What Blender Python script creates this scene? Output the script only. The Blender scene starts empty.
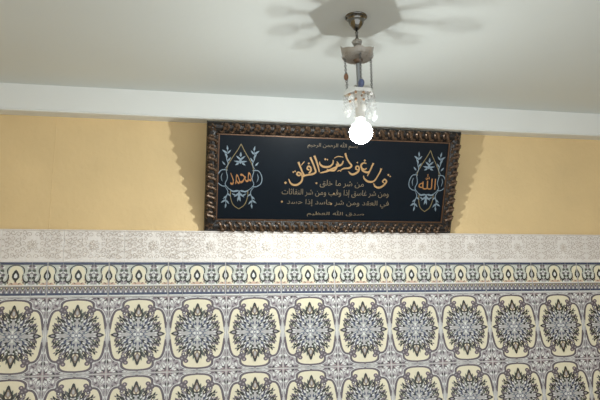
import bpy, bmesh, math, random
from mathutils import Vector, Matrix
from math import pi, sin, cos, radians

random.seed(7)
scene = bpy.context.scene
COL = scene.collection

# ------------------------------------------------------------------ camera
CAM_POS = Vector((-0.72466, -2.81802, 1.42742))
PITCH, YAW, ROLL, FPX = 0.210146, 0.199847, -0.022192, 627.95
_f = Vector((sin(YAW) * cos(PITCH), cos(YAW) * cos(PITCH), sin(PITCH)))
_r = Vector((cos(YAW), -sin(YAW), 0))
_u = _r.cross(_f)
_r2 = _r * cos(ROLL) + _u * sin(ROLL)
_u2 = -_r * sin(ROLL) + _u * cos(ROLL)
cam_data = bpy.data.cameras.new('camera')
cam_data.sensor_width = 36.0
cam_data.lens = FPX / 600.0 * 36.0
cam_data.clip_start = 0.02
cam = bpy.data.objects.new('camera', cam_data)
M4 = Matrix((_r2, _u2, -_f)).transposed().to_4x4()
M4.translation = CAM_POS
cam.matrix_world = M4
COL.objects.link(cam)
scene.camera = cam

# ------------------------------------------------------------------ world, exposure
world = bpy.data.worlds.new('ambient_fill')  # even ambient fill from the open side, added to brighten the room
scene.world = world
world.use_nodes = True
bg = world.node_tree.nodes['Background']
bg.inputs['Color'].default_value = (0.94, 0.985, 1.0, 1)
bg.inputs['Strength'].default_value = 1.62
BULB_POWER = 40000.0
BULB_COLOR = (0.955, 1.0, 0.97)

vs = scene.view_settings
vs.view_transform = 'Standard'
vs.look = 'None'
vs.gamma = 1.0
vs.use_curve_mapping = False
vs.exposure = 0.0
scene.cycles.caustics_reflective = False
scene.cycles.caustics_refractive = False
scene.cycles.sample_clamp_indirect = 4.0
scene.cycles.max_bounces = 10
scene.cycles.transparent_max_bounces = 16
scene.cycles.use_denoising = True

# ------------------------------------------------------------------ materials
def s2l(c):
    return tuple((v / 255 / 12.92 if v / 255 <= 0.04045 else ((v / 255 + 0.055) / 1.055) ** 2.4) for v in c)

def mat(name, rgb, rough=0.5, metal=0.0, var=0.0, vscale=20.0, bump=0.0, bscale=60.0, spec=0.5, coat=0.0):
    m = bpy.data.materials.new(name)
    m.use_nodes = True
    nt = m.node_tree
    b = nt.nodes['Principled BSDF']
    b.inputs['Roughness'].default_value = rough
    b.inputs['Metallic'].default_value = metal
    b.inputs['Specular IOR Level'].default_value = spec
    b.inputs['Coat Weight'].default_value = coat
    b.inputs['Coat Roughness'].default_value = 0.08
    c = s2l(rgb)
    tc = nt.nodes.new('ShaderNodeTexCoord')
    if var > 0:
        n = nt.nodes.new('ShaderNodeTexNoise')
        n.inputs['Scale'].default_value = vscale
        n.inputs['Detail'].default_value = 5
        nt.links.new(tc.outputs['Object'], n.inputs['Vector'])
        r = nt.nodes.new('ShaderNodeValToRGB')
        r.color_ramp.elements[0].position = 0.3
        r.color_ramp.elements[1].position = 0.7
        r.color_ramp.elements[0].color = tuple(v * (1 - var) for v in c) + (1,)
        r.color_ramp.elements[1].color = tuple(min(1, v * (1 + var)) for v in c) + (1,)
        nt.links.new(n.outputs['Fac'], r.inputs['Fac'])
        nt.links.new(r.outputs['Color'], b.inputs['Base Color'])
    else:
        b.inputs['Base Color'].default_value = c + (1,)
    if bump > 0:
        n2 = nt.nodes.new('ShaderNodeTexNoise')
        n2.inputs['Scale'].default_value = bscale
        n2.inputs['Detail'].default_value = 4
        nt.links.new(tc.outputs['Object'], n2.inputs['Vector'])
        bp = nt.nodes.new('ShaderNodeBump')
        bp.inputs['Strength'].default_value = bump
        bp.inputs['Distance'].default_value = 0.01
        nt.links.new(n2.outputs['Fac'], bp.inputs['Height'])
        nt.links.new(bp.outputs['Normal'], b.inputs['Normal'])
    return m

def crystal(name, rgb, trans=0.45, see=0.25, rough=0.08):
    """cut crystal: part clear, part scattering, glossy facets"""
    m = bpy.data.materials.new(name)
    m.use_nodes = True
    nt = m.node_tree
    nt.nodes.clear()
    out = nt.nodes.new('ShaderNodeOutputMaterial')
    c = s2l(rgb) + (1,)
    d = nt.nodes.new('ShaderNodeBsdfDiffuse'); d.inputs['Color'].default_value = c
    t = nt.nodes.new('ShaderNodeBsdfTranslucent'); t.inputs['Color'].default_value = c
    g = nt.nodes.new('ShaderNodeBsdfGlossy'); g.inputs['Roughness'].default_value = rough
    g.inputs['Color'].default_value = (0.9, 0.9, 0.9, 1)
    p = nt.nodes.new('ShaderNodeBsdfTransparent'); p.inputs['Color'].default_value = (0.95, 0.95, 0.95, 1)
    m1 = nt.nodes.new('ShaderNodeMixShader'); m1.inputs[0].default_value = trans
    m2 = nt.nodes.new('ShaderNodeMixShader'); m2.inputs[0].default_value = see
    m3 = nt.nodes.new('ShaderNodeMixShader')
    fr = nt.nodes.new('ShaderNodeFresnel'); fr.inputs['IOR'].default_value = 1.55
    L = nt.links.new
    L(d.outputs[0], m1.inputs[1]); L(t.outputs[0], m1.inputs[2])
    L(m1.outputs[0], m2.inputs[1]); L(p.outputs[0], m2.inputs[2])
    fm = nt.nodes.new('ShaderNodeMath'); fm.operation = 'MULTIPLY'; fm.inputs[1].default_value = 1.0 - 0.75 * see
    L(fr.outputs[0], fm.inputs[0]); L(fm.outputs[0], m3.inputs[0]); L(m2.outputs[0], m3.inputs[1]); L(g.outputs[0], m3.inputs[2])
    L(m3.outputs[0], out.inputs['Surface'])
    return m

M_paint = mat('tan_wall_paint', (221, 195, 148), 0.55, var=0.05, vscale=3.5, bump=0.25, bscale=45, spec=0.3)
M_white = mat('white_ceiling_paint', (218, 223, 222), 0.8, var=0.012, vscale=2.0, bump=0.05, bscale=40, spec=0.2)
M_cornice = mat('white_cornice_paint', (226, 229, 228), 0.6, var=0.01, vscale=3, spec=0.3)
M_floor = mat('beige_floor_tile', (178, 174, 168), 0.3, var=0.08, vscale=8)
M_grout = mat('white_grout', (214, 213, 212), 0.7, var=0.04, vscale=40)

def glaze(name, rgb, var=0.07, vscale=130.0):
    return mat(name, rgb, 0.22, var=var, vscale=vscale, spec=0.4)
G = dict(
    base=glaze('pale_grey_glaze', (182, 180, 181), 0.14, 160),
    cream=glaze('cream_glaze', (230, 223, 198), 0.03, 60),
    line=glaze('grey_violet_glaze', (99, 91, 98)),
    dark=glaze('black_green_glaze', (50, 51, 50)),
    green=glaze('dark_green_glaze', (92, 99, 88)),
    navy=glaze('navy_glaze', (72, 79, 102)),
    blue=glaze('slate_blue_glaze', (120, 127, 142)),
    lilac=glaze('lilac_glaze', (158, 151, 156)),
    pink=glaze('dusty_pink_glaze', (184, 167, 169)),
    white=glaze('white_glaze', (226, 227, 226), 0.03),
    brown=glaze('brown_glaze', (136, 120, 106)),
    mint=glaze('pale_green_glaze', (196, 200, 193)),
    orange=glaze('salmon_glaze', (206, 178, 158)),
    emb=mat('white_embossed_ceramic', (236, 231, 227), 0.38, var=0.035, vscale=120, bump=0.35, bscale=170),
    embline=mat('beige_relief_shade_line', (196, 185, 177), 0.45, var=0.05, vscale=90),  # shading of the white relief, put into the line colour
    embpale=mat('white_embossed_line', (236, 232, 227), 0.35),
)

# ------------------------------------------------------------------ object helpers
def obj(name, bm, mats, parent=None, smooth=False, loc=None):
    me = bpy.data.meshes.new(name)
    bm.normal_update()
    bm.to_mesh(me); bm.free()
    for m in (mats if isinstance(mats, (list, tuple)) else [mats]):
        me.materials.append(m)
    if smooth:
        for p in me.polygons:
            p.use_smooth = True
    o = bpy.data.objects.new(name, me)
    COL.objects.link(o)
    if parent:
        o.parent = parent
    if loc is not None:
        o.location = loc
    return o

def thing(name, label, cat, loc=(0, 0, 0)):
    o = bpy.data.objects.new(name, None)
    o.empty_display_size = 0.05
    COL.objects.link(o)
    o.location = loc
    o['label'] = label
    o['category'] = cat
    return o

def struct(name, bm, mats, parent=None, label=None):
    o = obj(name, bm, mats, parent)
    o['kind'] = 'structure'
    if label:
        o['label'] = label
    return o

def add_box(bm, lo, hi, mi=0, bevel=0.0):
    v = [bm.verts.new((x, y, z)) for x in (lo[0], hi[0]) for y in (lo[1], hi[1]) for z in (lo[2], hi[2])]
    fs = [bm.faces.new([v[i] for i in q]) for q in ((0, 1, 3, 2), (4, 6, 7, 5), (0, 4, 5, 1), (2, 3, 7, 6), (0, 2, 6, 4), (1, 5, 7, 3))]
    for f in fs:
        f.material_index = mi
    return fs

def add_lathe(bm, prof, seg=24, c=(0, 0, 0), mi=0, mod=None):
    """prof: (radius, z) list; mod(angle, k) scales radius / shifts z"""
    rings = []
    for k, (r, z) in enumerate(prof):
        ring = []
        for i in range(seg):
            a = 2 * pi * i / seg
            s, dz = mod(a, k) if mod else (1, 0)
            ring.append(bm.verts.new((c[0] + r * s * cos(a), c[1] + r * s * sin(a), c[2] + z + dz)))
        rings.append(ring)
    for a, b in zip(rings, rings[1:]):
        for i in range(seg):
            f = bm.faces.new((a[i], a[(i + 1) % seg], b[(i + 1) % seg], b[i]))
            f.material_index = mi
    for ring, (r, z), rev in ((rings[0], prof[0], True), (rings[-1], prof[-1], False)):
        if r > 1e-5:
            f = bm.faces.new(list(reversed(ring)) if rev else ring)
            f.material_index = mi

def add_tube(bm, pts, rad, seg=8, mi=0):
    pts = [Vector(p) for p in pts]
    rr = rad if isinstance(rad, (list, tuple)) else [rad] * len(pts)
    rings = []
    for k, p in enumerate(pts):
        t = (pts[min(k + 1, len(pts) - 1)] - pts[max(k - 1, 0)]).normalized()
        ref = Vector((0, 0, 1)) if abs(t.z) < 0.9 else Vector((1, 0, 0))
        a = t.cross(ref).normalized(); b = t.cross(a)
        rings.append([bm.verts.new(p + (a * cos(2 * pi * i / seg) + b * sin(2 * pi * i / seg)) * rr[k]) for i in range(seg)])
    for A, B in zip(rings, rings[1:]):
        for i in range(seg):
            f = bm.faces.new((A[i], A[(i + 1) % seg], B[(i + 1) % seg], B[i])); f.material_index = mi
    for ring in (rings[0], list(reversed(rings[-1]))):
        f = bm.faces.new(ring); f.material_index = mi

def add_gem(bm, c, r, h, mi=0, seg=6, ph=0.0):
    """faceted bead: bicone with a belt"""
    prof = [(r * 0.25, h / 2), (r * 0.85, h * 0.25), (r, 0), (r * 0.85, -h * 0.25), (r * 0.25, -h / 2)]
    rings = [[bm.verts.new((c[0] + q * cos(2 * pi * i / seg + ph + k * pi / seg), c[1] + q * sin(2 * pi * i / seg + ph + k * pi / seg), c[2] + z)) for i in range(seg)] for k, (q, z) in enumerate(prof)]
    for A, B in zip(rings, rings[1:]):
        for i in range(seg):
            f = bm.faces.new((A[i], B[i], A[(i + 1) % seg])); f.material_index = mi
            f = bm.faces.new((A[(i + 1) % seg], B[i], B[(i + 1) % seg])); f.material_index = mi
    bm.faces.new(rings[0]).material_index = mi
    bm.faces.new(list(reversed(rings[-1]))).material_index = mi

def spline(pts, n=6):
    """Catmull-Rom through 2-D points"""
    if len(pts) < 3:
        return [tuple(p) for p in pts]
    P = [pts[0]] + list(pts) + [pts[-1]]
    out = []
    for k in range(1, len(P) - 2):
        a, b, c, d = P[k - 1], P[k], P[k + 1], P[k + 2]
        for i in range(n):
            t = i / n
            out.append(tuple(0.5 * ((2 * b[j]) + (-a[j] + c[j]) * t + (2 * a[j] - 5 * b[j] + 4 * c[j] - d[j]) * t * t + (-a[j] + 3 * b[j] - 3 * c[j] + d[j]) * t ** 3) for j in range(len(b))))
    out.append(tuple(pts[-1]))
    return out

# ------------------------------------------------------------------ flat ornament drawing
class Art:
    """glazed drawing: outlined shapes laid on a face, later ones on top"""
    def __init__(self, names):
        self.names = names; self.shapes = []
    def poly(self, pts, col):
        self.shapes.append(('p', [tuple(p) for p in pts], col))
    def oval(self, x, y, rx, ry, col, rot=0.0, n=12):
        self.poly([(x + rx * cos(2 * pi * i / n) * cos(rot) - ry * sin(2 * pi * i / n) * sin(rot),
                    y + rx * cos(2 * pi * i / n) * sin(rot) + ry * sin(2 * pi * i / n) * cos(rot)) for i in range(n)], col)
    def leaf(self, x, y, L, w, rot, col):
        pts = [(0, 0), (L * .3, w * .5), (L * .6, w * .42), (L, 0), (L * .6, -w * .42), (L * .3, -w * .5)]
        self.poly([(x + a * cos(rot) - b * sin(rot), y + a * sin(rot) + b * cos(rot)) for a, b in pts], col)
    def line(self, pts, w, col, n=5, taper=False):
        p = spline(pts, n)
        L = []; R = []
        for k, q in enumerate(p):
            a = p[max(k - 1, 0)]; b = p[min(k + 1, len(p) - 1)]
            dx, dy = b[0] - a[0], b[1] - a[1]; l = math.hypot(dx, dy) or 1
            ww = w * (q[2] if len(q) > 2 else 1) / 2
            if taper:
                ww *= max(0.15, sin(pi * (k + 0.6) / (len(p) + 0.2)))
            L.append((q[0] - dy / l * ww, q[1] + dx / l * ww)); R.append((q[0] + dy / l * ww, q[1] - dx / l * ww))
        self.shapes.append(('s', (L, R), col))
    def mirrored(self, fx=True, fy=True):
        out = []
        for sx in ((1, -1) if fx else (1,)):
            for sy in ((1, -1) if fy else (1,)):
                for kind, d, col in self.shapes:
                    m = lambda q: [(a * sx, b * sy) for a, b in q]
                    out.append((kind, m(d) if kind == 'p' else (m(d[0]), m(d[1])), col))
        return out

def stamp(bm, shapes, order, place, clip=None, z0=0.0, dz=0.00003):
    """place(u, v, h) -> point in space. shapes sorted by their drawing layer"""
    for li, (kind, d, col, lay) in enumerate(shapes):
        h = z0 + lay * dz
        mi = order.index(col)
        def vt(q):
            if clip:
                q = (min(max(q[0], clip[0]), clip[1]), min(max(q[1], clip[2]), clip[3]))
            return bm.verts.new(place(q[0], q[1], h))
        if kind == 'p':
            try:
                f = bm.faces.new([vt(q) for q in d]); f.material_index = mi
            except ValueError:
                pass
        else:
            for k in range(len(d[0]) - 1):     # a ribbon, each length a hair above the last so tight curls never coincide
                h = z0 + (lay + 0.11 * (k % 2)) * dz
                f = bm.faces.new([vt(q) for q in (d[0][k], d[1][k], d[1][k + 1], d[0][k + 1])]); f.material_index = mi

def layered(art, fx=True, fy=True):
    n = len(art.shapes)
    sh = art.mirrored(fx, fy)
    return [(k, d, c, 1 + i % n + 0.22 * (i // n)) for i, (k, d, c) in enumerate(sh)]

def tri_fix(bm):
    """tidy concave outlines and face them all out of the wall"""
    bm.normal_update()
    bmesh.ops.triangulate(bm, faces=[f for f in bm.faces if len(f.verts) > 4])

# ------------------------------------------------------------------ dimensions
TW, TH = 0.25, 0.3195          # wall tile
BH = 0.148                      # border tile height
Z_BORDER = 1.750                # top of border tiles
Z_LEDGE = 1.889                 # top of the embossed course
Z_CEIL = 2.532
X_L, X_R = -2.2, 2.57
Y_WALL = 0.03                   # painted wall face
Y_FRONT = -3.7

# ------------------------------------------------------------------ the setting
bm = bmesh.new()
add_box(bm, (X_L - 0.1, Y_WALL, 0), (X_R + 0.1, 0.2, Z_CEIL))
# vertical joint in the paint
add_tube(bm, [(-1.262, Y_WALL, Z_LEDGE), (-1.26, Y_WALL, 2.1), (-1.256, Y_WALL, 2.42)], 0.0016, 6)
wall_back = struct('wall_back', bm, M_paint, label='tan painted wall above the tiled wainscot')
bm = bmesh.new(); add_box(bm, (X_L - 0.1, Y_FRONT, -0.1), (X_R + 0.1, 0.2, 0)); struct('floor', bm, M_floor)
bm = bmesh.new(); add_box(bm, (X_L - 0.1, Y_FRONT, Z_CEIL), (X_R + 0.1, 0.2, Z_CEIL + 0.12)); struct('ceiling', bm, M_white, label='plain white ceiling')
bm = bmesh.new(); add_box(bm, (X_L - 0.1, Y_FRONT, 0), (X_L, Y_WALL, Z_CEIL)); struct('wall_left', bm, M_paint)
bm = bmesh.new(); add_box(bm, (X_R, Y_FRONT, 0), (X_R + 0.1, Y_WALL, Z_CEIL)); struct('wall_right', bm, M_paint)

# cornice: a shallow plaster band with a thin lip added along its lower edge to catch a bright line
bm = bmesh.new()
prof = [(Y_WALL + 0.002, 2.4085), (-0.030, 2.4085), (-0.0345, 2.4105), (-0.036, 2.4135), (-0.0345, 2.4165), (-0.031, 2.4185), (-0.031, 2.4215), (-0.034, 2.53), (-0.034, Z_CEIL), (Y_WALL + 0.002, Z_CEIL)]
a = [bm.verts.new((X_L, y, z)) for y, z in prof]; b = [bm.verts.new((X_R, y, z)) for y, z in prof]
for i in range(len(prof)):
    j = (i + 1) % len(prof)
    bm.faces.new((a[i], a[j], b[j], b[i]))
bm.faces.new(list(reversed(a))); bm.faces.new(b)
bmesh.ops.recalc_face_normals(bm, faces=bm.faces)
struct('trim_1', bm, M_cornice, label='white cornice band between ceiling and tan wall')

def tile_body(bm, x0, x1, z0, z1, yb, yf, mi, e=0.003):
    """one tile with a softly rounded rim, face at yf"""
    o = [bm.verts.new((x, yb, z)) for x, z in ((x0, z0), (x1, z0), (x1, z1), (x0, z1))]
    m = [bm.verts.new((x, yf + e * 0.35, z)) for x, z in ((x0, z0), (x1, z0), (x1, z1), (x0, z1))]
    i = [bm.verts.new((x, yf, z)) for x, z in ((x0 + e, z0 + e), (x1 - e, z0 + e), (x1 - e, z1 - e), (x0 + e, z1 - e))]
    for A, B in ((o, m), (m, i)):
        for k in range(4):
            bm.faces.new((A[k], A[(k + 1) % 4], B[(k + 1) % 4], B[k])).material_index = mi
    bm.faces.new(i).material_index = mi

# ---- wall tile drawing (quarter, mirrored both ways), u in 0..0.5 of width, v in 0..0.5 of height
def tile_art():
    A = Art(None)
    W, H = TW, TH
    s = lambda pts: [(p[0] * W, p[1] * H) + tuple(p[2:]) for p in pts]
    lf = lambda rows: [A.leaf(x * W, y * H, L * W, w * W, radians(r), c) for (x, y, L, w, r, c) in rows]
    # corner ground: grey-violet fields round a pink-hearted star, small white lattice
    A.poly(s([(0.14, 0.5), (0.5, 0.5), (0.5, 0.08), (0.46, 0.16), (0.43, 0.26), (0.38, 0.32), (0.28, 0.34), (0.26, 0.42)]), 'lilac')
    A.line(s([(.275, .455), (.34, .44), (.40, .39), (.44, .33), (.475, .27)]), .018 * W, 'base')
    lf([(.5, .5, .16, .055, 212, 'white'), (.5, .5, .16, .055, 238, 'white'), (.5, .5, .11, .06, 225, 'dark'), (.5, .5, .10, .045, 200, 'line'), (.5, .5, .10, .045, 250, 'line'), (.5, .5, .10, .04, 180, 'pink'), (.5, .5, .10, .04, 270, 'pink'),
        (.36, .46, .075, .03, 150, 'dark'), (.30, .475, .08, .028, 175, 'line'), (.40, .475, .06, .028, 190, 'white'), (.34, .40, .07, .04, 110, 'white'), (.33, .365, .05, .03, 60, 'pink'),
        (.47, .37, .075, .03, 300, 'dark'), (.485, .30, .07, .026, 275, 'line'), (.475, .42, .05, .028, 260, 'white'), (.42, .335, .07, .04, 340, 'white'), (.39, .32, .05, .03, 200, 'pink'),
        (.37, .40, .07, .03, 215, 'line'), (.40, .365, .06, .026, 240, 'line'), (.355, .345, .05, .024, 190, 'base'), (.435, .28, .06, .022, 240, 'base'), (.30, .43, .05, .022, 200, 'base'),
        (.48, .23, .06, .026, 262, 'white'), (.462, .24, .05, .02, 250, 'line'), (.24, .475, .07, .024, 175, 'white'), (.25, .458, .05, .018, 160, 'line')])
    for x, y, r, c in ((.385, .43, .020, 'white'), (.385, .43, .010, 'line'), (.44, .385, .018, 'white'), (.44, .385, .009, 'line'), (.33, .47, .012, 'dark'), (.482, .335, .012, 'dark'), (.44, .47, .014, 'pink'), (.30, .36, .012, 'white'), (.43, .245, .010, 'white'), (.488, .17, .010, 'dark'), (.486, .13, .008, 'line')):
        A.oval(x * W, y * H, r * W, r * W, c)
    A.oval(.5 * W, .5 * H, .035 * W, .035 * W, 'pink'); A.oval(.5 * W, .5 * H, .016 * W, .016 * W, 'white')
    A.poly(s([(.476, 0), (.5, 0), (.5, .24), (.492, .18), (.485, .08)]), 'white')
    A.poly(s([(0, .482), (0, .5), (.26, .5), (.18, .49)]), 'base')
    lf([(.10, .49, .10, .016, 0, 'white'), (.02, .491, .06, .014, 0, 'blue')])
    # cream cartouche: top lobe, notch, side lobe pinched at the middle
    edge = [(0, .455), (.12, .451), (.19, .438), (.235, .412), (.25, .38), (.243, .345), (.265, .318), (.31, .318), (.35, .308), (.385, .285), (.41, .245), (.43, .19), (.442, .14), (.446, .08), (.458, .03), (.472, 0)]
    A.poly([(0, 0)] + spline(s(edge), 4), 'cream')
    A.line(s([(0, .464, .8), (.12, .460, .9), (.20, .446, 1), (.248, .416, 1.1), (.262, .378, 1.2), (.252, .345, 1.4), (.215, .335, 1.4), (.185, .352, 1), (.20, .372, .7)]), .040 * W, 'line')
    A.line(s([(.225, .322, 1.5), (.27, .330, 1.2), (.32, .330, 1), (.37, .318, 1), (.405, .287, 1.1), (.43, .24, 1.1), (.445, .185, 1.1), (.456, .13, 1), (.458, .075, .6)]), .038 * W, 'line')
    A.line(s([(.02, .477), (.13, .473), (.215, .458), (.272, .425), (.284, .385), (.278, .35)]), .010 * W, 'white')
    A.line(s([(.29, .346), (.345, .343), (.395, .322), (.435, .28), (.462, .22), (.474, .16)]), .010 * W, 'white')
    # curls
    for cx, cy, r, c in ((.190, .362, .036, 'line'), (.192, .363, .014, 'pink'), (.25, .325, .044, 'line'), (.258, .332, .014, 'lilac'), (.205, .312, .036, 'line'), (.203, .312, .013, 'lilac'), (.235, .278, .032, 'line'), (.233, .276, .010, 'white'), (.165, .295, .018, 'line')):
        A.oval(cx * W, cy * H, r * 1.15 * W, r * W, c)
    A.line(s([(.19, .29), (.17, .262), (.20, .235), (.24, .245)]), .018 * W, 'line')
    # central mass: interlaced leaves on a grey field
    A.poly(s([(0, .25), (.07, .235), (.12, .24), (.16, .205), (.22, .205), (.245, .165), (.30, .155), (.30, .115), (.34, .09), (.33, .05), (.37, .0), (0, 0)]), 'base')
    lf([(.05, .215, .13, .06, 62, 'green'), (.10, .195, .13, .06, 48, 'dark'), (.15, .17, .13, .05, 58, 'line'), (.18, .165, .13, .05, 35, 'dark'), (.22, .125, .13, .05, 40, 'line'), (.215, .10, .14, .05, 22, 'dark'), (.25, .06, .12, .045, 28, 'green'), (.26, .03, .12, .04, 8, 'line'),
        (.03, .165, .11, .05, 70, 'dark'), (.08, .15, .11, .05, 100, 'green'), (.11, .125, .12, .05, 62, 'navy'), (.16, .10, .12, .05, 70, 'dark'), (.15, .06, .12, .05, 40, 'navy'), (.19, .03, .11, .045, 18, 'dark'), (.02, .10, .10, .045, 60, 'navy'), (.07, .065, .11, .05, 50, 'dark'),
        (.09, .02, .12, .04, 15, 'blue'), (.28, .125, .07, .03, 75, 'lilac'), (.30, .09, .07, .03, 60, 'dark'), (.32, .05, .06, .025, 70, 'line'), (.20, .20, .09, .03, 65, 'lilac'), (.25, .17, .08, .034, 30, 'dark'), (.13, .225, .07, .035, 80, 'dark'), (.30, .13, .07, .03, 40, 'line'), (.33, .085, .06, .026, 50, 'dark'), (.22, .215, .07, .03, 50, 'line'), (.29, .165, .05, .024, 60, 'green'), (.155, .25, .06, .026, 75, 'line'), (.10, .25, .09, .04, 68, 'line'), (.13, .26, .06, .026, 30, 'dark'), (.33, .115, .08, .03, 68, 'line'), (.36, .045, .07, .03, 72, 'dark'), (.35, .12, .05, .022, 30, 'line'), (.28, .20, .08, .034, 62, 'dark'), (.31, .21, .05, .022, 20, 'line'), (.05, .27, .10, .035, 78, 'green')])
    for pts, c, w in (([(.02, .05), (.07, .085), (.06, .13), (.02, .14)], 'navy', .022), ([(.09, .05), (.15, .045), (.18, .09), (.14, .12)], 'navy', .022), ([(.20, .07), (.26, .09), (.25, .13)], 'line', .02), ([(.07, .19), (.13, .20), (.15, .16)], 'line', .02), ([(.05, .03), (.11, .0)], 'navy', .02)):
        A.line(s(pts), w * W, c, taper=True)
    lf([(.06, .18, .06, .026, 40, 'white'), (.11, .16, .07, .026, 58, 'white'), (.15, .135, .06, .024, 35, 'white'), (.045, .12, .06, .024, 75, 'mint'), (.10, .09, .06, .026, 35, 'white'), (.19, .075, .06, .024, 20, 'white'), (.23, .095, .05, .02, 45, 'mint'), (.03, .20, .05, .022, 80, 'white'),
        (.21, .135, .05, .022, 55, 'white'), (.18, .185, .05, .022, 70, 'white'), (.13, .03, .06, .024, 20, 'mint'), (.24, .035, .05, .02, 30, 'white'), (.0, .05, .08, .028, 48, 'mint'), (.0, .0, .09, .024, 12, 'white'), (.0, .03, .07, .024, 82, 'white'), (.03, .02, .06, .022, 45, 'blue'), (.27, .015, .06, .02, 10, 'white'), (.29, .06, .04, .018, 60, 'cream'), (.26, .15, .04, .02, 50, 'cream'), (.12, .215, .04, .02, 60, 'cream')])
    A.oval(0, 0, .030 * W, .030 * W, 'blue'); A.oval(0, 0, .016 * W, .016 * W, 'white')
    # finial drop
    A.poly(s([(0, .402), (.020, .385), (.034, .35), (.06, .30), (.095, .258), (.07, .228), (0, .215)]), 'dark')
    A.poly(s([(0, .352), (.012, .345), (.032, .30), (.055, .262), (.04, .24), (0, .235)]), 'brown')
    A.poly(s([(0, .325), (.010, .318), (.022, .285), (.014, .265), (0, .26)]), 'base')
    lf([(.08, .255, .07, .03, 50, 'green'), (.02, .235, .05, .024, 60, 'cream')])
    # side leaf
    A.poly(s([(.31, 0), (.34, .03), (.385, .028), (.43, .012), (.452, 0)]), 'dark')
    A.poly(s([(.34, 0), (.355, .014), (.385, .012), (.41, 0)]), 'lilac')
    lf([(.34, .04, .07, .03, 55, 'line'), (.35, .07, .05, .022, 85, 'dark')])
    return A


ORDER = ['base', 'cream', 'line', 'dark', 'green', 'navy', 'blue', 'lilac', 'pink', 'white', 'brown', 'mint', 'orange', 'grout']
MATS = [G.get(k, M_grout) for k in ORDER]
NX0, NX1 = -9, 10                # tile columns drawn out in full
X_OFF = 0.004                   # wall tiles run a touch out of step with the border joints

bm = bmesh.new()
add_box(bm, (X_L, 0.0016, 0), (X_R, Y_WALL + 0.002, Z_BORDER - BH), ORDER.index('grout'))
shapes = layered(tile_art())
z_top = Z_BORDER - BH - 0.001
rows = 5
for iy in range(rows):
    z1 = z_top - iy * TH; z0 = z1 - TH
    for ix in range(-9, 11):
        x0 = ix * TW + X_OFF; x1 = x0 + TW
        if x1 > X_R + 0.05 or x0 < X_L - 0.05:
            continue
        x0c, x1c = max(x0, X_L), min(x1, X_R)
        g = 0.0014
        tile_body(bm, x0c + g, x1c - g, max(z0, 0) + g, z1 - g, 0.002, 0.0, 0)
        if iy < 3 and NX0 <= ix <= NX1:
            cx, cz = (x0 + x1) / 2, (z0 + z1) / 2
            k = TW / 2 - g - 0.001; kk = TH / 2 - g - 0.001
            stamp(bm, shapes, ORDER, lambda u, v, h, cx=cx, cz=cz: (cx + u, -h - 0.0001, cz + v), clip=(-k, k, -kk, kk))
tri_fix(bm)
struct('wainscot_tiles', bm, MATS, wall_back, label='glazed wall tiles with cream cartouches and dark arabesques')

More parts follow.
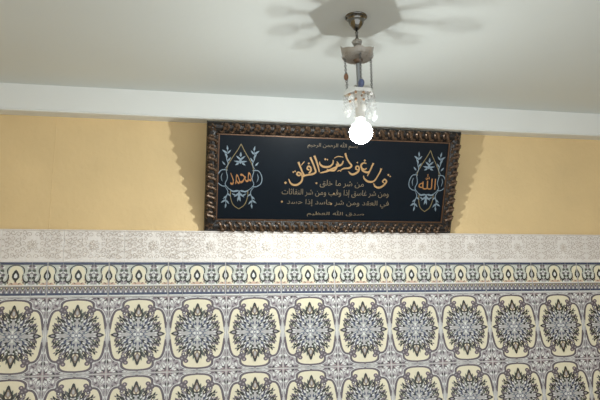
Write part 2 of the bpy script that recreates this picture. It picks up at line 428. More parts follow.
# ---- border course: two arches to a tile
def border_art():
    A = Art(None)
    P = 0.125; H = BH
    q = lambda pts: [(p[0] * P, (p[1] - .5) * H) + tuple(p[2:]) for p in pts]
    A.poly(q([(-.5, .93), (.5, .93), (.5, .32), (-.5, .32)]), 'mint')
    A.poly(q([(-.30, .33), (-.21, .46), (-.20, .58), (-.24, .70), (-.17, .82), (-.08, .87), (0, .88), (.08, .87), (.17, .82), (.24, .70), (.20, .58), (.21, .46), (.30, .33)]), 'cream')
    A.poly(q([(-.24, .33), (-.17, .41), (-.07, .39), (0, .44), (.07, .39), (.17, .41), (.24, .33)]), 'orange')
    for sx in (1, -1):
        m = lambda pts: [(p[0] * sx,) + tuple(p[1:]) for p in pts]
        for (x, y, L, w, r, c) in [(.5, .90, .20, .12, 235, 'lilac'), (.5, .90, .14, .07, 205, 'line'), (.5, .76, .14, .08, 200, 'blue'), (.5, .66, .14, .08, 150, 'line'), (.5, .50, .16, .09, 140, 'green'), (.5, .42, .16, .09, 170, 'line'), (.5, .36, .16, .08, 150, 'lilac'),
                                   (.36, .73, .15, .09, 20, 'green'), (.42, .82, .10, .06, 150, 'white'), (.40, .67, .10, .06, 30, 'white'), (.33, .64, .15, .09, -15, 'line'), (.28, .36, .14, .07, 30, 'green'), (.26, .37, .1, .06, 110, 'brown'), (.19, .45, .10, .05, 65, 'orange'), (.08, .36, .09, .05, 35, 'brown')]:
            A.leaf(x * P * sx, (y - .5) * H, L * P, w * P, radians(r) if sx > 0 else pi - radians(r), c)
        A.line(q(m([(0, .90, .6), (.11, .89, .8), (.21, .84, .9), (.265, .76, 1.1), (.25, .66, .8)])), .036 * P, 'dark')
        A.line(q(m([(.23, .64, .7), (.225, .55, 1), (.26, .46, 1.2), (.34, .42, 1.2), (.41, .46, 1), (.40, .53, .8), (.35, .54, .5)])), .042 * P, 'dark')
        A.line(q(m([(.30, .60, .6), (.33, .54, 1), (.38, .50, .8)])), .05 * P, 'white')
        A.oval(.5 * P * sx, (.60 - .5) * H, .05 * P, .05 * P, 'white'); A.oval(.44 * P * sx, (.56 - .5) * H, .025 * P, .03 * P, 'dark'); A.oval(.36 * P * sx, (.36 - .5) * H, .03 * P, .03 * P, 'white')
    # finial
    A.poly(q([(0, .78), (.05, .73), (.11, .64), (.12, .56), (.07, .49), (.03, .46), (0, .42), (-.03, .46), (-.07, .49), (-.12, .56), (-.11, .64), (-.05, .73)]), 'dark')
    A.poly(q([(0, .68), (.05, .62), (.05, .55), (0, .53), (-.05, .55), (-.05, .62)]), 'white')
    A.oval(0, (.44 - .5) * H, .03 * P, .03 * P, 'dark')
    # lower strip of little teeth
    A.poly(q([(-.5, .335), (.5, .335), (.5, .305), (-.5, .305)]), 'white')
    A.poly(q([(-.5, .305), (.5, .305), (.5, .285), (-.5, .285)]), 'brown')
    A.poly(q([(-.5, .285), (.5, .285), (.5, .09), (-.5, .09)]), 'lilac')
    n = 6
    for k in range(n):
        x = -.5 + (k + .5) / n
        A.poly(q([(x - .08, .275), (x + .08, .275), (x, .17)]), 'green')
        A.poly(q([(x - .035, .265), (x + .035, .265), (x, .22)]), 'orange' if k % 2 else 'cream')
        A.poly(q([(x - .045, .105), (x + .045, .105), (x, .165)]), 'white')
        for e in (-1, 1):
            A.poly(q([(x + e * .5 / n, .215), (x + e * .5 / n, .115), (x + e * (.5 / n - .055), .115)]), 'blue' if k % 2 else 'line')
    # navy bands
    A.poly(q([(-.5, .985), (.5, .985), (.5, .915), (-.5, .915)]), 'navy')
    A.poly(q([(-.5, .11), (.5, .11), (.5, .04), (-.5, .04)]), 'navy')
    A.poly(q([(-.5, .04), (.5, .04), (.5, .0), (-.5, .0)]), 'white')
    A.poly(q([(-.5, 1.), (.5, 1.), (.5, .985), (-.5, .985)]), 'white')
    return A


bm = bmesh.new()
add_box(bm, (X_L, 0.0016, Z_BORDER - BH), (X_R, Y_WALL + 0.002, Z_BORDER), ORDER.index('grout'))
sh = layered(border_art(), False, False)
for ix in range(-9, 11):
    x0 = ix * TW; x1 = x0 + TW
    if x1 > X_R + 0.05 or x0 < X_L - 0.05:
        continue
    g = 0.0016
    a0, a1 = max(x0, X_L) + g, min(x1, X_R) - g
    tile_body(bm, a0, a1, Z_BORDER - BH + 0.0006, Z_BORDER - 0.0006, 0.002, -0.001, 0, 0.002)
    for c in (x0, x0 + TW / 2, x1):
        lo, hi = max(a0, c - TW / 4), min(a1, c + TW / 4)
        if hi <= lo:
            continue
        stamp(bm, sh, ORDER, lambda u, v, h, c=c: (c + u, -0.0011 - h, Z_BORDER - BH / 2 + v), clip=(lo - c + 0.001, hi - c - 0.001, -BH / 2 + 0.001, BH / 2 - 0.001))
tri_fix(bm)
struct('border_tiles', bm, MATS, wall_back, label='tile border of dark arches between two navy stripes')

# ---- embossed white course below the picture
EH = Z_LEDGE - Z_BORDER
def emboss_art():
    A = Art(None)
    P = 0.25
    rnd = random.Random(11)
    q = lambda pts: [(p[0] * P, (p[1] - .5) * EH) + tuple(p[2:]) for p in pts]
    def spiral(x, y, r, a0, d, w, c, turns=1.3):
        n = 12
        A.line([(x * P + r * (1 - .75 * k / n) * cos(a0 + d * 2 * pi * turns * k / n), (y - .5) * EH + r * (1 - .75 * k / n) * sin(a0 + d * 2 * pi * turns * k / n)) for k in range(n + 1)], w, c, n=2)
    cells = [(.06 + .088 * i, .16 + .17 * j + .05 * (i % 2)) for i in range(5) for j in range(5)]
    for k, (x, y) in enumerate(cells):
        r = rnd.uniform(.009, .0135); a0 = rnd.uniform(0, 2 * pi); d = rnd.choice((1, -1))
        if x < .12 and .35 < y < .7:
            continue
        for sx in (1, -1):
            spiral(x * sx, min(y, .9), r, a0 if sx > 0 else pi - a0, d * sx, .0026, 'embline', 1.1)
            if k % 2:
                A.leaf((x + .03) * P * sx, (min(y, .85) - .44) * EH, .014, .006, a0 if sx > 0 else pi - a0, 'embpale')
            A.leaf((x + .045) * P * sx, (min(y, .85) - .5) * EH, .009, .005, -a0 if sx > 0 else pi + a0, 'embline')
    for k in range(8):
        a_ = 2 * pi * k / 8 + .2
        A.leaf(0, (.52 - .5) * EH, .024, .011, a_, 'embline')
        A.leaf(.004 * cos(a_), (.52 - .5) * EH + .004 * sin(a_), .016, .005, a_, 'embpale')
    A.oval(0, (.52 - .5) * EH, .006, .006, 'embline')
    A.poly(q([(-.5, .97), (.5, .97), (.5, .955), (-.5, .955)]), 'embline')
    return A

EO = ['emb', 'embline', 'embpale']
bm = bmesh.new()
sh = layered(emboss_art(), False, False)
for ix in range(-9, 11):
    x0 = ix * TW + 0.06; x1 = x0 + TW
    if x1 > X_R + 0.2 or x0 < X_L - 0.2:
        continue
    a0, a1 = max(x0, X_L) + 0.0004, min(x1, X_R) - 0.0004
    add_box(bm, (a0, -0.003, Z_BORDER), (a1, Y_WALL + 0.002, Z_LEDGE), 0)
    stamp(bm, sh, EO, lambda u, v, h, c=(x0 + x1) / 2: (c + u, -0.0031 - h, (Z_BORDER + Z_LEDGE) / 2 + v), clip=(a0 - (x0 + x1) / 2, a1 - (x0 + x1) / 2, -EH / 2, EH / 2), dz=0.00005)
tri_fix(bm)
struct('embossed_ledge', bm, [G[k] for k in EO], wall_back, label='white embossed tile course the picture rests on')

# ------------------------------------------------------------------ the framed calligraphy
FW_, FH_ = 1.186, 0.492
M_frame = mat('dark_bronze_wood', (24, 19, 17), 0.45, metal=0.25, var=0.25, vscale=60, bump=0.3, bscale=90)
M_carve = mat('antique_bronze_gilding', (90, 70, 54), 0.34, metal=0.4, var=0.35, vscale=80, bump=0.2, bscale=120)
M_fillet = mat('old_gold_fillet', (92, 66, 46), 0.4, metal=0.4, var=0.15, vscale=60)
M_panel = mat('blue_black_panel', (11, 19, 27), 0.32, var=0.15, vscale=4, spec=0.12, coat=0.0)
M_gold = mat('gold_lettering', (168, 134, 90), 0.4, metal=0.15, var=0.08, vscale=50)
M_orange = mat('orange_gold_lettering', (158, 110, 62), 0.4, metal=0.1)
M_palegold = mat('pale_gold_lettering', (116, 102, 80), 0.45, metal=0.1)
M_silver = mat('silver_blue_scroll', (118, 135, 148), 0.4, metal=0.1)
M_olive = mat('olive_gold_outline', (126, 112, 76), 0.45, metal=0.1)
M_back = mat('brown_backing_board', (92, 72, 52), 0.8, var=0.1)

# local frame: x across, z up the picture, -y towards the room; origin at the middle of its bottom edge
picture = thing('framed_calligraphy', 'wide dark-framed panel of gold calligraphy leaning forward off the tiled ledge', 'framed picture')
LEAN = math.asin(0.2 / FH_)
picture.location = (-0.0045, -0.001, Z_LEDGE + 0.0006)
picture.rotation_euler = (LEAN, 0, 0)

RW = 0.054                      # rail width
def rail(bm, corners):
    pass
# moulded frame, mitred: sweep a profile round the rectangle
prof = [(0.0, 0.030), (0.0, 0.004), (0.004, -0.004), (0.013, -0.012), (0.025, -0.014), (0.037, -0.010), (0.046, -0.004), (0.050, -0.002), (0.052, 0.006), (0.052, 0.030)]
bm = bmesh.new()
rings = []
for inset, y in prof:
    x = FW_ / 2 - inset
    rings.append([bm.verts.new(p) for p in ((-x, y, inset), (x, y, inset), (x, y, FH_ - inset), (-x, y, FH_ - inset))])
for k in range(len(rings)):
    A, B = rings[k], rings[(k + 1) % len(rings)]
    for i in range(4):
        bm.faces.new((A[i], A[(i + 1) % 4], B[(i + 1) % 4], B[i]))
bmesh.ops.recalc_face_normals(bm, faces=bm.faces)
# carved running leaf scroll on the moulding
def carve(bm, o, ax, nx, L):
    """one scroll unit at o; ax along the rail, nx across it (outwards)"""
    def P(a, b, y):
        v = Vector(o) + Vector(ax) * a + Vector(nx) * b
        return (v.x, y + v.y, v.z)
    s = spline([(-.5 * L, -.014), (-.28 * L, -.018), (-.08 * L, -.007), (.02 * L, .009), (.22 * L, .017), (.38 * L, .005), (.26 * L, -.007), (.16 * L, .002)], 3)
    n = len(s)
    add_tube(bm, [P(a, b, -0.0145 - .003 * sin(pi * k / n)) for k, (a, b) in enumerate(s)], [.0055 * (0.4 + .9 * sin(pi * (k + .5) / n)) for k in range(n)], 6, 1)
    for a, b, ro, ll, ww in ((-.34 * L, .008, 60, .018, .011), (-.10 * L, .015, 30, .016, .009), (.38 * L, -.014, -40, .017, .011), (.05 * L, -.016, 200, .015, .009)):
        ca, sa = cos(radians(ro)), sin(radians(ro))
        base = [(0, 0), (ll * .4, ww * .5), (ll, 0), (ll * .4, -ww * .5)]
        vs_ = [bm.verts.new(P(a + u * ca - v * sa, b + u * sa + v * ca, -0.010)) for u, v in base]
        top = bm.verts.new(P(a + ll * .4 * ca, b + ll * .4 * sa, -0.0195))
        for i in range(4):
            bm.faces.new((vs_[i], vs_[(i + 1) % 4], top)).material_index = 1
rc = 0.0255
nl, ns = 24, 9
for side, z in ((1, FH_ - rc), (-1, rc)):
    Lx = (FW_ - 2 * RW) / nl
    for k in range(nl):
        sgn = 1 if (k < nl / 2) else -1
        carve(bm, (-FW_ / 2 + RW + Lx * (k + .5), 0.0, z), (sgn, 0, 0), (0, 0, side), Lx)
for side, x in ((1, FW_ / 2 - rc), (-1, -FW_ / 2 + rc)):
    Lz = (FH_ - 2 * RW) / ns
    for k in range(ns):
        sgn = 1 if k % 2 else -1
        carve(bm, (x, 0.0, RW + Lz * (k + .5)), (0, 0, 1), (side, 0, 0), Lz)
for sx in (1, -1):              # corner leaves
    for z in (0, 1):
        cx, cz = sx * (FW_ / 2 - rc), (FH_ - rc if z else rc)
        for k in range(5):
            an = 2 * pi * k / 5 + .5
            base = [(0, -.005), (.012, -.008), (.021, 0), (.012, .008), (0, .005)]
            vs_ = [bm.verts.new((cx + u * cos(an) - v * sin(an), -0.009, cz + u * sin(an) + v * cos(an))) for u, v in base]
            tp = bm.verts.new((cx + .010 * cos(an), -0.021, cz + .010 * sin(an)))
            for i in range(5):
                bm.faces.new((vs_[i], vs_[(i + 1) % 5], tp)).material_index = 1
frame = obj('frame', bm, [M_frame, M_carve], picture)

bm = bmesh.new()                # thin gold fillet inside the frame
i0, i1 = 0.0515, 0.0565
for (xa, xb, za, zb) in ((-FW_ / 2 + i0, FW_ / 2 - i0, i0, i1), (-FW_ / 2 + i0, FW_ / 2 - i0, FH_ - i1, FH_ - i0), (-FW_ / 2 + i0, -FW_ / 2 + i1, i1, FH_ - i1), (FW_ / 2 - i1, FW_ / 2 - i0, i1, FH_ - i1)):
    add_box(bm, (xa, -0.001, za), (xb, 0.014, zb))
obj('inner_fillet', bm, M_fillet, picture)['label'] = 'thin dull gold fillet'
bm = bmesh.new(); add_box(bm, (-FW_ / 2 + 0.050, 0.006, 0.050), (FW_ / 2 - 0.050, 0.012, FH_ - 0.050))
obj('panel', bm, M_panel, picture)['label'] = 'blue-black lettered panel'
bm = bmesh.new(); add_box(bm, (-FW_ / 2 + 0.04, 0.020, 0.04), (FW_ / 2 - 0.04, 0.026, FH_ - 0.04))
obj('backing_board', bm, M_back, picture)
PY = 0.006                      # panel face

# picture-plane coordinates from the photograph's measured corners (perspective undone)
def homography(src, dst):
    A = []; b = []
    for (x, y), (u, v) in zip(src, dst):
        A.append([x, y, 1, 0, 0, 0, -u * x, -u * y]); b.append(u)
        A.append([0, 0, 0, x, y, 1, -v * x, -v * y]); b.append(v)
    n = 8
    for i in range(n):
        p = max(range(i, n), key=lambda r: abs(A[r][i]))
        A[i], A[p] = A[p], A[i]; b[i], b[p] = b[p], b[i]
        for r in range(i + 1, n):
            f = A[r][i] / A[i][i]
            for c in range(i, n):
                A[r][c] -= f * A[i][c]
            b[r] -= f * b[i]
    h = [0] * n
    for i in reversed(range(n)):
        h[i] = (b[i] - sum(A[i][c] * h[c] for c in range(i + 1, n))) / A[i][i]
    return h
_h = homography([(206.8, 119.8), (461.3, 128.2), (449.5, 232.8), (203, 230.6)], [(-FW_ / 2, FH_), (FW_ / 2, FH_), (FW_ / 2, 0), (-FW_ / 2, 0)])
def pp(x, y):
    w = _h[6] * x + _h[7] * y + 1
    return ((_h[0] * x + _h[1] * y + _h[2]) / w, (_h[3] * x + _h[4] * y + _h[5]) / w)

def relief(name, art, order, mats, parent, thick=0.0012, smooth=False):
    """raised flat lettering: shapes with thickness on the panel face"""
    bm = bmesh.new()
    def wall(loop_lo, loop_hi, mi):
        n = len(loop_lo)
        for i in range(n):
            j = (i + 1) % n
            bm.faces.new((loop_lo[i], loop_lo[j], loop_hi[j], loop_hi[i])).material_index = mi
    for k, (kind, d, col) in enumerate(art.shapes):
        mi = order.index(col)
        y1 = PY - thick - 0.00002 * k
        if kind == 'p':
            hi = [bm.verts.new((u, y1, v)) for u, v in d]; lo = [bm.verts.new((u, PY + 0.0002, v)) for u, v in d]
            bm.faces.new(hi).material_index = mi; wall(lo, hi, mi)
        else:
            L, R = d
            h1 = [bm.verts.new((u, y1, v)) for u, v in L]; h2 = [bm.verts.new((u, y1, v)) for u, v in R]
            l1 = [bm.verts.new((u, PY + 0.0002, v)) for u, v in L]; l2 = [bm.verts.new((u, PY + 0.0002, v)) for u, v in R]
            for i in range(len(L) - 1):
                bm.faces.new((h1[i], h2[i], h2[i + 1], h1[i + 1])).material_index = mi
            wall(l1 + l2[::-1], h1 + h2[::-1], mi)
    bm.normal_update()
    bmesh.ops.triangulate(bm, faces=[f for f in bm.faces if len(f.verts) > 4])
    bmesh.ops.recalc_face_normals(bm, faces=bm.faces)
    return obj(name, bm, mats, parent)

# ---- the large curved line, drawn stroke by stroke
def R8(pts, ox, oy, s=8.0):
    return [pp(ox + p[0] / s, oy + p[1] / s) + ((p[2],) if len(p) > 2 else ()) for p in pts]
A = Art(None)
NIB = 0.0066
def ink(pts, ox, oy, w=1.0):
    A.line(R8(pts, ox, oy), NIB * w, 'gold', n=5)
def dot(x, y, ox, oy, r=0.0055):
    u, v = pp(ox + x / 8, oy + y / 8)
    A.poly([(u, v + r), (u + r, v), (u, v - r), (u - r, v)], 'gold')
a = (330, 150); b = (270, 145)
ink([(425, 255, .5), (408, 240, .9), (425, 222, 1), (440, 238, 1), (425, 262, 1.1), (400, 282, 1.3), (372, 290, 1.4), (346, 278, 1.1), (336, 255, .6)], *a)
ink([(398, 132, 1.3), (388, 160, 1), (368, 195, .9), (345, 230, 1), (318, 243, 1.3), (285, 238, 1.4), (260, 215, 1), (254, 192, .5)], *a)
ink([(335, 88, 1.2), (318, 125, 1), (300, 165, .9), (285, 195, .5)], *a)
ink([(278, 92, .6), (255, 88, 1), (236, 105, 1.2), (240, 130, 1.1), (262, 140, .9), (280, 132, .7)], *a)
ink([(240, 130, .9), (250, 152, 1.3), (285, 165, 1.4), (305, 155, .9)], *a)
ink([(215, 145, .8), (195, 140, 1), (195, 118, 1), (215, 118, 1), (218, 148, 1.1), (195, 172, 1.4), (160, 182, 1.4), (132, 158, .5)], *a)
ink([(108, 10, 1.3), (120, 50, 1), (140, 85, 1), (158, 110, 1.2), (140, 130, 1.2), (95, 135, 1), (70, 150, .5)], *a)
ink([(92, 72, .8), (80, 100, 1.1), (55, 112, 1.2), (38, 100, 1.1), (40, 122, 1), (20, 150, 1.2), (-20, 150, 1), (-40, 140, .5)], *a)
ink([(18, 52, .5), (50, 36, .9), (92, 42, .6)], *a, w=.7)
ink([(44, 160, .6), (60, 150, 1), (74, 160, .6)], *a, w=.6)
dot(265, 68, *a); dot(455, 185, *a); dot(470, 197, *a, r=.004); dot(205, 85, *a, r=.004)
ink([(520, 118, .6), (535, 145, 1), (520, 160, 1.1), (490, 175, 1.2), (440, 198, 1.3), (385, 212, .6)], *b)
ink([(490, 105, .6), (488, 135, 1), (460, 160, 1.3), (415, 162, 1.4), (386, 142, 1), (382, 120, .5)], *b)
dot(428, 100, *b); dot(445, 103, *b, r=.004)
ink([(340, 72, 1.4), (355, 110, 1.1), (370, 160, 1.1), (380, 205, .7)], *b)
ink([(308, 85, 1.3), (325, 125, 1.1), (342, 170, 1.1), (350, 205, 1.2), (325, 222, 1.3), (290, 228, 1.2), (258, 236, 1)], *b)
ink([(300, 190, .8), (282, 178, 1), (292, 158, 1), (310, 168, 1), (312, 195, 1.1), (295, 215, .9)], *b)
dot(296, 135, *b, r=.005)
ink([(213, 125, 1.4), (228, 165, 1.1), (244, 205, 1.1), (258, 236, 1.1), (240, 243, .7)], *b)
ink([(236, 225, .8), (215, 235, 1), (200, 222, 1), (212, 208, 1), (236, 222, 1), (244, 255, 1.1), (232, 288, 1.3), (195, 312, 1.4), (155, 302, 1.2), (134, 262, .5)], *b)
dot(186, 200, *b, r=.0045); dot(172, 207, *b, r=.0045); dot(110, 294, *b, r=.0065)
ink([(262, 120, .6), (248, 135, .9), (236, 152, .5)], *b, w=.7)
relief('large_inscription', A, ['gold'], [M_gold], picture)['label'] = 'large curved line of gold script'

# ---- small lines set in type: Arabic letters joined by hand into presentation forms
FORMS = {}
def _reg(ch, base, n):
    FORMS[ch] = [chr(base + i) for i in range(n)]      # isolated, final, initial, medial
for ch, base, n in (('ا', 0xFE8D, 2), ('أ', 0xFE83, 2), ('إ', 0xFE87, 2), ('ب', 0xFE8F, 4), ('ت', 0xFE95, 4), ('ث', 0xFE99, 4), ('ح', 0xFEA1, 4), ('خ', 0xFEA5, 4), ('د', 0xFEA9, 2), ('ذ', 0xFEAB, 2),
                    ('ر', 0xFEAD, 2), ('س', 0xFEB1, 4), ('ش', 0xFEB5, 4), ('ص', 0xFEB9, 4), ('ظ', 0xFEC5, 4), ('ع', 0xFEC9, 4), ('غ', 0xFECD, 4), ('ف', 0xFED1, 4), ('ق', 0xFED5, 4), ('ل', 0xFEDD, 4),
                    ('م', 0xFEE1, 4), ('ن', 0xFEE5, 4), ('ه', 0xFEE9, 4), ('و', 0xFEED, 2), ('ي', 0xFEF1, 4)):
    _reg(ch, base, n)
def shape_arabic(txt):
    words = []
    for w in txt.split(' '):
        if w == 'الله':
            words.append('\uFDF2'); continue
        out = []
        for i, ch in enumerate(w):
            if ch not in FORMS:
                out.append(ch); continue
            f = FORMS[ch]
            prev = i > 0 and len(FORMS.get(w[i - 1], [])) == 4
            nxt = i + 1 < len(w) and w[i + 1] in FORMS and len(f) == 4
            k = 3 if prev and nxt else 1 if prev else 2 if nxt else 0
            out.append(f[k])
        j = 0; res = []
        while j < len(out):                            # lam-alef joins
            if j + 1 < len(out) and w[j] == 'ل' and w[j + 1] == 'ا':
                res.append('\uFEFC' if out[j] in (FORMS['ل'][3], FORMS['ل'][1]) else '\uFEFB'); j += 2
            else:
                res.append(out[j]); j += 1
        words.append(''.join(res))
    return ' '.join(words)[::-1]

def type_mesh(name, txt, centre, width, height, material, parent, rot=0.0, stretch=None):
    cu = bpy.data.curves.new(name, 'FONT')
    cu.body = shape_arabic(txt)
    cu.extrude = 0.03
    cu.offset = -0.004
    tmp = bpy.data.objects.new(name + '_type', cu)
    COL.objects.link(tmp)
    bpy.context.view_layer.update()
    me = bpy.data.meshes.new_from_object(tmp.evaluated_get(bpy.context.evaluated_depsgraph_get()))
    bpy.data.objects.remove(tmp); bpy.data.curves.remove(cu)
    xs = [v.co.x for v in me.vertices]; ys = [v.co.y for v in me.vertices]
    sx = width / (max(xs) - min(xs)); sy = height / (max(ys) - min(ys))
    mx, my = (max(xs) + min(xs)) / 2, (max(ys) + min(ys)) / 2
    for v in me.vertices:
        x, y, z = (v.co.x - mx) * sx, (v.co.y - my) * sy, v.co.z
        x, y = x * cos(rot) - y * sin(rot), x * sin(rot) + y * cos(rot)
        v.co = (centre[0] + x, PY - 0.0005 - (z + 0.03) * 0.015, centre[1] + y)
    me.materials.clear(); me.materials.append(material)
    me.name = name
    o = bpy.data.objects.new(name, me); COL.objects.link(o); o.parent = parent
    return o

def text_line(txt, xa, xb, y, hpx, m=M_palegold, label=None, yb=None):
    a_, b_ = pp(xa, y), pp(xb, y if yb is None else yb)
    o = type_mesh('small_inscription', txt, ((a_[0] + b_[0]) / 2, (a_[1] + b_[1]) / 2), b_[0] - a_[0], hpx * FH_ / 108, m, picture, math.atan2(b_[1] - a_[1], b_[0] - a_[0]))
    if label: o['label'] = label
text_line('بسم الله الرحمن الرحيم', 306, 356, 142.8, 7, label='short top line of small gold script', yb=144)
text_line('من شر ما خلق', 318, 362, 182.3, 8, label='short line of small script under the large one', yb=183.6)
text_line('ومن شر غاسق إذا وقب ومن شر النفاثات', 280, 387, 191.6, 8.2, label='long upper line of small script', yb=193.5)
text_line('في العقد ومن شر حاسد إذا حسد', 285, 387, 202.0, 8, label='long lower line of small script', yb=203.8)
text_line('صدق الله العظيم', 305, 362, 212.8, 6.5, label='short bottom line of small gold script', yb=213.6)
for x, y in ((314.5, 182), (332, 192.8), (280, 201), (329, 203.2)):
    A = Art(None)
    u, v = pp(x, y); A.oval(u, v, .0045, .0045, 'g', n=8)
    relief('verse_mark', A, ['g'], [M_gold], picture)

# ---- the two medallions
def medallion(cx, cy, name_txt, w, h, lab, sx_=1.0, nrot=0.0, dx=0.0, dy=0.0):
    u0, v0 = pp(cx, cy)
    k = 1 / 5.33 * (FW_ / 250.0)       # 5.33 sketch units to a photo pixel
    A = Art(None)
    def Lm(pts, wd, col, taper=False):
        for s in (1, -1):
            A.line([(u0 + s * (p[0] - 153) * k * sx_, v0 - (p[1] - 192) * k) + tuple(p[2:]) for p in pts], wd, col, n=4, taper=taper)
    def leafm(x, y, L, wd, rot, col='s'):
        for s in (1, -1):
            A.leaf(u0 + s * (x - 153) * k * sx_, v0 - (y - 192) * k, L * k, wd * k * 0.75, radians(rot) if s > 0 else pi - radians(rot), col)
    Lm([(153, 26), (172, 62), (195, 98), (215, 135), (222, 165)], .0030, 'g')
    Lm([(222, 165), (215, 200), (225, 230), (205, 255), (178, 268)], .0030, 's')
    Lm([(196, 262), (196, 295), (182, 335), (153, 357)], .0030, 'g')
    Lm([(216, 160), (246, 160), (264, 190), (262, 222), (240, 240), (220, 240)], .0036, 's')
    Lm([(240, 175), (246, 195), (240, 218)], .0030, 's', True)
    Lm([(232, 158), (214, 128), (224, 95), (218, 50)], .0036, 's', True)
    Lm([(228, 240), (210, 270), (220, 305), (216, 345)], .0036, 's', True)
    for (x, y, L, wd, r) in [(218, 98, 30, 12, 60), (222, 75, 30, 12, 35), (220, 78, 28, 11, 130), (218, 60, 26, 11, 80), (216, 115, 26, 11, 125), (228, 135, 26, 10, 50), (214, 290, 26, 11, -40), (219, 310, 30, 12, -35), (219, 312, 28, 11, -130), (217, 330, 26, 11, -80), (212, 278, 24, 10, -140),
                               (153, 92, 26, 14, 90), (153, 105, 30, 12, 40), (153, 118, 34, 12, 10), (160, 122, 22, 12, -30), (153, 262, 40, 12, -10), (153, 275, 34, 12, -40), (153, 290, 30, 12, -75), (176, 270, 24, 11, 20), (168, 290, 26, 10, 30)]:
        leafm(x, y, L, wd, r)
    A.oval(u0, v0 - (112 - 192) * k, 6 * k, 14 * k, 's'); A.oval(u0, v0 - (285 - 192) * k, 6 * k, 22 * k, 's')
    med = relief('medallion', A, ['g', 's'], [M_olive, M_silver], picture)
    med['label'] = lab
    o = type_mesh('name_inscription', name_txt, (u0 + dx, v0 + dy - 0.002), w, h, M_orange, med, nrot)
    o['label'] = 'orange gold script'
    return med
m1 = medallion(238.6, 176.0, 'محمد', 0.098, 0.058, 'left silver scroll medallion', nrot=radians(12), dx=0.002)
m2 = medallion(426.6, 179.5, 'الله', 0.086, 0.074, 'right silver scroll medallion', 0.92)

# ------------------------------------------------------------------ the hanging lamp
M_chrome = mat('aged_chrome', (122, 120, 116), 0.16, metal=1.0, var=0.1, vscale=40)
M_chain = mat('grey_metal_chain', (120, 120, 120), 0.3, metal=0.9)
M_rod = mat('grey_blue_twisted_rod', (150, 156, 160), 0.25, metal=0.5)
M_cry = crystal('smoky_crystal', (205, 200, 192), 0.35, 0.30)
M_dish = crystal('frosted_glass_dish', (204, 196, 186), 0.35, 0.34)
M_cry2 = crystal('clear_crystal', (242, 242, 240), 0.6, 0.94)
M_plate = crystal('pressed_glass_plate', (232, 232, 230), 0.35, 0.12)
M_brown = mat('amber_brown_bead', (132, 92, 66), 0.2, var=0.1, vscale=50, coat=0.5)
M_blue = mat('slate_blue_bead', (74, 88, 128), 0.2, var=0.1, vscale=50, coat=0.5)
M_amber = mat('amber_bead_small', (150, 122, 98), 0.2)
M_socket = mat('white_lamp_socket', (225, 225, 220), 0.4)
M_bulb = bpy.data.materials.new('lit_bulb')
M_bulb.use_nodes = True
_nt = M_bulb.node_tree; _nt.nodes.clear()
_e = _nt.nodes.new('ShaderNodeEmission'); _o = _nt.nodes.new('ShaderNodeOutputMaterial')
_e.inputs['Color'].default_value = BULB_COLOR + (1,); _e.inputs['Strength'].default_value = BULB_POWER
_nt.links.new(_e.outputs[0], _o.inputs['Surface'])

M_globe = bpy.data.materials.new('lightly_frosted_globe')
M_globe.use_nodes = True
_nt = M_globe.node_tree; _nt.nodes.clear()
_o = _nt.nodes.new('ShaderNodeOutputMaterial'); _x = _nt.nodes.new('ShaderNodeMixShader'); _x.inputs[0].default_value = 0.10
_t1 = _nt.nodes.new('ShaderNodeBsdfTransparent'); _t2 = _nt.nodes.new('ShaderNodeBsdfTranslucent'); _t2.inputs['Color'].default_value = (0.9, 0.9, 0.9, 1)
_nt.links.new(_t1.outputs[0], _x.inputs[1]); _nt.links.new(_t2.outputs[0], _x.inputs[2]); _nt.links.new(_x.outputs[0], _o.inputs['Surface'])

LX, LY = -0.105, -0.84
lamp = thing('hanging_lamp', 'small crystal pendant lamp with lit bulb hanging from the white ceiling', 'lamp', (LX, LY, Z_CEIL))
# z below is measured down from the ceiling
bm = bmesh.new()
add_lathe(bm, [(0.0, 0.0), (0.040, 0.0), (0.0405, -0.003), (0.036, -0.006), (0.028, -0.008), (0.028, -0.016), (0.025, -0.028), (0.019, -0.039), (0.011, -0.047), (0.006, -0.051), (0.0, -0.051)], 28)
obj('canopy', bm, M_chrome, lamp, True)['label'] = 'bowl-shaped chrome ceiling cup'
bm = bmesh.new()
add_lathe(bm, [(0.004, -0.049), (0.004, -0.058), (0.0065, -0.061), (0.0045, -0.064), (0.0045, -0.082), (0.008, -0.086), (0.005, -0.090)], 14)
obj('stem', bm, M_chrome, lamp, True)
bm = bmesh.new()
add_gem(bm, (0, 0, -0.101), 0.018, 0.026, seg=8)
for k in range(7):
    an = 2 * pi * k / 7
    add_gem(bm, (0.0135 * cos(an), 0.0135 * sin(an), -0.096), 0.0062, 0.011, seg=5)
obj('crystal_knob', bm, M_cry, lamp)
# scalloped glass dish
bm = bmesh.new()
def scal(a_, k):
    t = min(k, 10 - k) / 4.0
    t = min(1, max(0, (k if k <= 5 else 10 - k) / 5.0))
    c = abs(cos(a_ + YAW)); e = abs(cos(4 * (a_ + YAW)))
    return (1 + 0.03 * t * e, t ** 2 * (0.026 * c ** 8 + 0.005 * e))
add_lathe(bm, [(0.008, -0.168), (0.026, -0.167), (0.043, -0.163), (0.052, -0.157), (0.056, -0.150), (0.058, -0.142), (0.055, -0.142), (0.053, -0.149), (0.049, -0.154), (0.040, -0.159), (0.008, -0.163)], 48, mod=scal)
for k in range(24):             # ribs pressed in the glass
    an = 2 * pi * k / 24
    add_tube(bm, [(r * cos(an), r * sin(an), z) for r, z in ((0.020, -0.1675), (0.043, -0.163), (0.052, -0.157), (0.056, -0.150))], 0.0016, 5)
obj('glass_dish', bm, M_dish, lamp)['label'] = 'scalloped smoky glass dish'
bm = bmesh.new()
add_lathe(bm, [(0.009, -0.150), (0.017, -0.160), (0.018, -0.168), (0.010, -0.176), (0.006, -0.178)], 16)
obj('collar', bm, mat('dull_bronze_collar', (120, 104, 92), 0.35, metal=0.7), lamp, True)
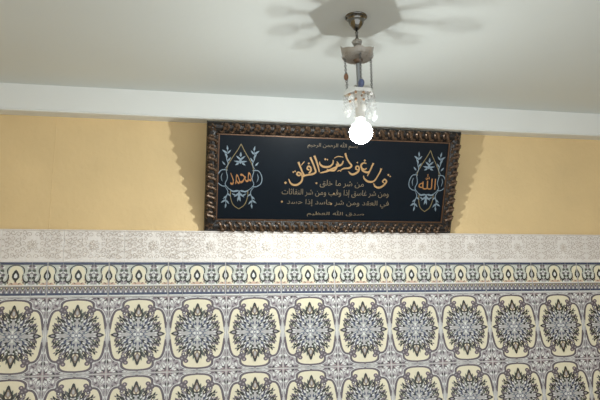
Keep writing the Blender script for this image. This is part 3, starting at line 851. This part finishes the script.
# centre cord sleeve
bm = bmesh.new()
prof = []
z = -0.178
while z > -0.268:
    prof += [(0.0060, z), (0.0086, z - 0.003), (0.0060, z - 0.006)]
    z -= 0.0066
add_lathe(bm, prof, 10)
obj('centre_rod', bm, M_rod, lamp, True)['label'] = 'twisted grey metal rod'
# chains with coloured beads
def chain(an, r0, z0, r1, z1):
    bm = bmesh.new()
    n = 17
    for k in range(n):
        t = (k + .5) / n
        r = r0 + (r1 - r0) * t; z = z0 + (z1 - z0) * t
        c = Vector((r * cos(an), r * sin(an), z))
        tan_ = Vector((-sin(an), cos(an), 0)) if k % 2 else Vector((cos(an), sin(an), 0))
        hl = abs(z1 - z0) / n * 0.72
        ring = [c + tan_ * 0.0036 * cos(2 * pi * i / 8) + Vector((0, 0, 1)) * hl * sin(2 * pi * i / 8) for i in range(9)]
        add_tube(bm, ring, 0.0014, 5)
    return obj('chain', bm, M_chain, lamp)
angs = [radians(168), radians(-96), radians(-11)]
chains = [chain(angs[0], 0.046, -0.155, 0.041, -0.276), chain(angs[1], 0.046, -0.155, 0.040, -0.276), chain(angs[2], 0.046, -0.155, 0.044, -0.276)]
def bead(ch, an, r, z, rr, hh, m, lab):
    bm = bmesh.new()
    add_lathe(bm, [(0.0012, hh / 2)] + [(rr * sin(pi * k / 10), hh / 2 * cos(pi * k / 10)) for k in range(1, 10)] + [(0.0012, -hh / 2)], 12, c=(r * cos(an), r * sin(an), z))
    o = obj('bead', bm, m, ch, True); o['label'] = lab
bead(chains[0], angs[0], 0.0435, -0.228, 0.0085, 0.026, M_brown, 'brown bead')
bead(chains[1], angs[1], 0.041, -0.268, 0.0115, 0.030, M_blue, 'slate blue bead')

# six-sided pressed glass plate above the bulb
HEX = [2 * pi * k / 6 for k in range(6)]
def hexr(a_):
    m_ = (a_ + pi / 6) % (pi / 3) - pi / 6
    return cos(pi / 6) / cos(((a_) % (pi / 3)) - pi / 6)
bm = bmesh.new()
add_lathe(bm, [(0.010, -0.268), (0.030, -0.270), (0.046, -0.276), (0.055, -0.287), (0.057, -0.300), (0.054, -0.300), (0.051, -0.288), (0.044, -0.280), (0.028, -0.274), (0.010, -0.273)], 48,
          mod=lambda a_, k: (1 + (hexr(a_) - 1) * min(1, (k + 1) / 4 if k < 5 else (10 - k) / 4), 0))
plate = obj('glass_plate', bm, M_plate, lamp)
plate['label'] = 'six-sided pressed glass plate'
bm = bmesh.new()
add_lathe(bm, [(0.006, -0.264), (0.012, -0.270), (0.012, -0.275), (0.007, -0.276)], 14)
obj('hub', bm, M_chrome, lamp, True)
# socket and bulb
BZ = 2.10 - Z_CEIL
bm = bmesh.new()
add_lathe(bm, [(0.010, -0.273), (0.018, -0.278), (0.019, -0.335), (0.016, -0.345), (0.0155, -0.386)], 20)
obj('socket', bm, M_socket, lamp, True)
# globe of lightly frosted glass with a downward LED dome inside
bm = bmesh.new()
br = 0.040
prof = [(0.0162, 0.052), (0.0165, 0.042)] + [(br * sin(radians(t)), br * cos(radians(t))) for t in range(32, 180, 8)] + [(0.002, -br)]
add_lathe(bm, prof, 32, c=(0, 0, BZ))
bulb = obj('bulb', bm, M_globe, lamp, True)
bulb['label'] = 'glowing white globe bulb'
bm = bmesh.new()
er = 0.005
add_lathe(bm, [(er * cos(radians(t)), -er * sin(radians(t))) for t in (-15, -8, 0, 10, 20, 30, 40, 50, 60, 70, 80)] + [(0.0004, -er)], 20, c=(0, 0, BZ))
obj('light_source', bm, M_bulb, bulb, True)
bm = bmesh.new()
add_lathe(bm, [(0.0013, 0.050), (0.0013, 0.0024), (0.0050, 0.0019), (0.0050, 0.00136), (0.0005, 0.00134)], 20, c=(0, 0, BZ))
obj('light_stem', bm, M_socket, bulb, True)
# strands of crystals round the plate
proto = {}
def strand(an, r, z0, n, drop, amber):
    bm = bmesh.new()
    z = z0
    add_tube(bm, [(r * cos(an), r * sin(an), z0 + 0.004), (r * cos(an), r * sin(an), z0 - n * 0.0125)], 0.0006, 4)
    for k in range(n):
        add_gem(bm, (r * cos(an), r * sin(an), z - 0.006), 0.0052, 0.0105, 0 if not (amber and k % 2 == 0) else 1, 6, k)
        z -= 0.0125
    o = obj('crystal_strand', bm, [M_cry2, M_amber], lamp)
    bm = bmesh.new()
    add_gem(bm, (r * cos(an), r * sin(an), z - drop / 2), 0.0085, drop, 0, 6, an)
    obj('crystal_drop', bm, M_cry2, o)
for k in range(12):
    an = 2 * pi * k / 12
    r = 0.0555 if k % 2 == 0 else 0.0485
    strand(an, r, -0.299, 3 + (k % 2) + (2 if k in (0, 11) else 0), 0.024, k in (8, 9, 7))
for k in range(6):
    an = 2 * pi * (k + .5) / 6
    strand(an, 0.030, -0.278, 4, 0.018, k in (4,))
